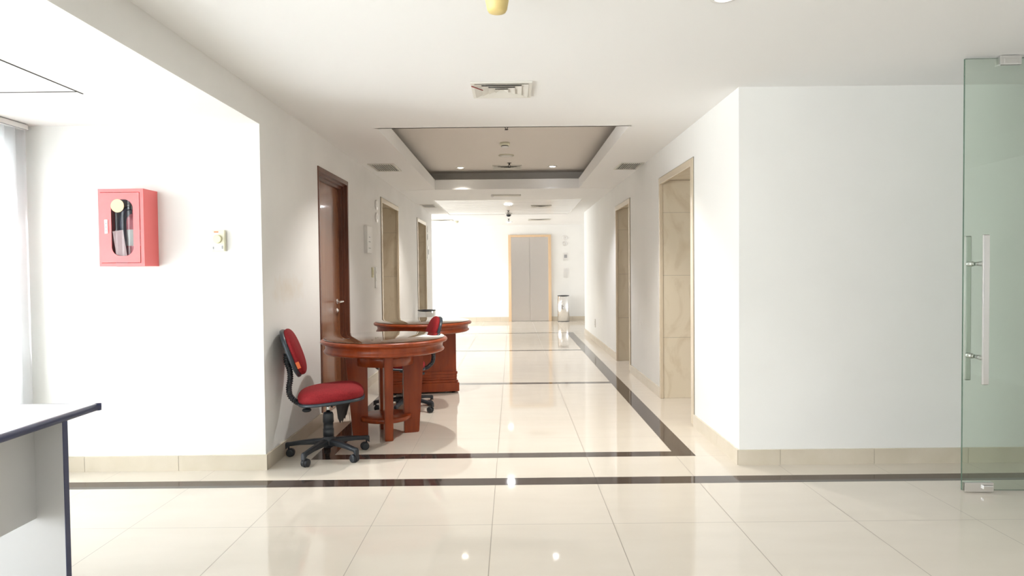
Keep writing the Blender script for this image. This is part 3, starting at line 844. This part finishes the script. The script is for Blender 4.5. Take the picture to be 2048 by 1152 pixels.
# 4 way diffuser
def diffuser(label, cx, cy, w_, d_, z, rows_=4, cable=False):
    t = thing('air_diffuser', label, 'air vent', (cx, cy, z))
    bm = bmesh.new()
    fr = .022
    for x0, x1, y0, y1 in ((-w_ / 2, w_ / 2, -d_ / 2, -d_ / 2 + fr), (-w_ / 2, w_ / 2, d_ / 2 - fr, d_ / 2), (-w_ / 2, -w_ / 2 + fr, -d_ / 2 + fr, d_ / 2 - fr), (w_ / 2 - fr, w_ / 2, -d_ / 2 + fr, d_ / 2 - fr)):
        box(bm, x0, x1, y0, y1, -.012, 0, 0, .002)
    obj('frame', bm, m_grille, t)
    B('duct_backing', m_duct, (-w_ / 2 + fr, w_ / 2 - fr, -d_ / 2 + fr, d_ / 2 - fr, -.002, -.0005), t)
    bm = bmesh.new()
    for k in range(rows_):
        s0 = (1 - (k + .0) / rows_); s1 = (1 - (k + 1.02) / rows_)
        if k == rows_ - 1: s1 = .08
        hw_, hd_ = w_ / 2 - fr, d_ / 2 - fr
        o_ = [bm.verts.new((sx * hw_ * s0, sy * hd_ * s0, -.015)) for sx, sy in ((-1, -1), (1, -1), (1, 1), (-1, 1))]
        i_ = [bm.verts.new((sx * hw_ * s1, sy * hd_ * s1, -.007)) for sx, sy in ((-1, -1), (1, -1), (1, 1), (-1, 1))]
        for i in range(4): bm.faces.new((o_[i], o_[(i + 1) % 4], i_[(i + 1) % 4], i_[i]))
        if k == rows_ - 1: bm.faces.new(i_)
    obj('louvres', bm, m_grille, t)
    if cable:
        bm = bmesh.new(); tube(bm, [(-w_ / 2 + .004, d_ / 2 - .29, -.014), (-w_ / 2 + .07, -d_ / 2 + .12, -.022)], .003, 6); obj('cable', bm, m_redp, t)
    return t
diffuser('square four-way air diffuser in the near ceiling', -.052, 4.16, .375, .35, Hc, cable=True)
diffuser('square air diffuser at the back of the raised ceiling', -.05, 8.95, .39, .35, ZT)
diffuser('air diffuser on the right of the plank ceiling', .525, 11.7, .36, .36, Hc + .004)
diffuser('air diffuser on the far right of the lobby ceiling', .62, 14.7, .5, .4, Hc)
diffuser('air diffuser on the far left of the lobby ceiling', -1.55, 14.6, .5, .4, Hc)
def grille(label, cx, cy, w_, d_, z, n=10, along='Y'):
    t = thing('air_grille', label, 'air vent', (cx, cy, z))
    bm = bmesh.new(); fr = .02
    for x0, x1, y0, y1 in ((-w_ / 2, w_ / 2, -d_ / 2, -d_ / 2 + fr), (-w_ / 2, w_ / 2, d_ / 2 - fr, d_ / 2), (-w_ / 2, -w_ / 2 + fr, -d_ / 2 + fr, d_ / 2 - fr), (w_ / 2 - fr, w_ / 2, -d_ / 2 + fr, d_ / 2 - fr)):
        box(bm, x0, x1, y0, y1, -.01, 0, 0, .002)
    obj('frame', bm, m_grille, t)
    B('duct_backing', m_dark, (-w_ / 2 + fr, w_ / 2 - fr, -d_ / 2 + fr, d_ / 2 - fr, -.0015, -.0005), t)
    bm = bmesh.new(); L_ = w_ - 2 * fr
    for k in range(n):
        x = -w_ / 2 + fr + (k + .5) * L_ / n
        box(bm, x - .003, x + .003, -d_ / 2 + fr, d_ / 2 - fr, -.009, -.002)
    obj('slats', bm, m_grille, t)
    return t
grille('slatted air grille in the left ceiling strip above the lift opening', -1.372, 7.19, .28, .50, Hc)
grille('slatted air grille in the right ceiling strip', 1.297, 7.26, .26, .46, Hc)
grille('farthest slatted air grille in the left ceiling strip', -1.43, 11.4, .25, .50, Hc)

sd = thing('smoke_detector', 'white smoke detector in the middle of the raised ceiling', 'smoke detector', (-.064, 7.26, ZT))
bm = bmesh.new(); lathe(bm, [(.056, 0), (.056, -.026), (.052, -.030)], 32); obj('housing', bm, m_cream2, sd)
bm = bmesh.new(); lathe(bm, [(.034, -.030), (.040, -.034), (.040, -.038)], 24); obj('vent_gap', bm, m_dark, sd)
bm = bmesh.new(); lathe(bm, [(.042, -.038), (.040, -.046), (.025, -.052), (.001, -.053)], 24); obj('sensor_cap', bm, m_white, sd)
sp = thing('ceiling_speaker', 'flat round white speaker cover behind the smoke detector', 'speaker', (-.055, 8.03, ZT))
bm = bmesh.new(); lathe(bm, [(.09, 0), (.095, -.004), (.088, -.010)], 40); obj('rim', bm, m_cream2, sp)
bm = bmesh.new(); lathe(bm, [(.088, -.010), (.05, -.014), (.001, -.015)], 40); obj('cover', bm, m_grille, sp)
def sprinkler(label, loc, L_=.07, m=None):
    t = thing('sprinkler_head', label, 'sprinkler', loc)
    bm = bmesh.new(); lathe(bm, [(.028, 0), (.028, -.003), (.010, -.006), (.010, -L_ * .5)], 20); obj('stem', bm, m_dark, t)
    bm = bmesh.new()
    for s in (-1, 1): tube(bm, [(s * .008, 0, -L_ * .45), (s * .016, 0, -L_ * .7), (s * .004, 0, -L_ * .95)], .0035, 6)
    obj('yoke', bm, m_black, t)
    bm = bmesh.new(); lathe(bm, [(.018, -L_), (.018, -L_ + .003)], 16); obj('deflector', bm, m_dark, t)
    return t
sprinkler('sprinkler head behind the front edge of the raised ceiling', (-.038, 6.15, ZT), .095)
sprinkler('sprinkler head beside the diffuser at the back of the raised ceiling', (-.02, 8.6, ZT), .06)
sprinkler('sprinkler head beyond the bright lamp in the plank ceiling', (-.055, 12.5, Hc + .004), .06)
sprinkler('sprinkler head near the lobby end of the ceiling', (-.06, 14.4, Hc), .06)
dm = thing('dome_camera', 'small dark dome camera on the plank ceiling', 'camera', (-.055, 13.1, Hc + .002))
bm = bmesh.new(); lathe(bm, [(.075, 0), (.075, -.015), (.06, -.022)], 28); obj('mount', bm, m_grille, dm)
bm = bmesh.new(); lathe(bm, [(.05, -.022), (.046, -.045), (.03, -.062), (.001, -.068)], 28); obj('dome', bm, m_black, dm)
ld = thing('linear_light', 'slim unlit linear fitting between the raised ceiling and the plank ceiling', 'light fitting', (-.065, 9.9, Hc))
bm = bmesh.new(); box(bm, -.21, .21, -.06, .06, -.022, 0, 0, .003); obj('housing', bm, m_grille, ld)
bm = bmesh.new(); lathe(bm, [(.001, -.04), (.018, -.034), (.024, -.02), (.018, 0)], 20, (-.215, -.03, 0)); obj('end_cap', bm, m_white, ld)
dt = thing('smoke_detector', 'round smoke detector on the far left of the lobby ceiling', 'smoke detector', (-1.25, 14.9, Hc))
bm = bmesh.new(); lathe(bm, [(.055, 0), (.055, -.025), (.04, -.045), (.001, -.048)], 28); obj('housing', bm, m_cream2, dt)

yc = thing('detector_dust_cap', 'yellow tapered dust cap hanging from the ceiling at the top edge', 'dust cap', (-.048, 2.62, Hc))
bm = bmesh.new(); lathe(bm, [(.058, 0), (.055, -.03), (.040, -.112), (.034, -.122), (.02, -.126), (.001, -.127)], 40); obj('cap', bm, m_yel, yc)
bm = bmesh.new(); lathe(bm, [(.06, 0), (.06, -.008), (.056, -.01)], 40); obj('mount_ring', bm, m_white, yc)
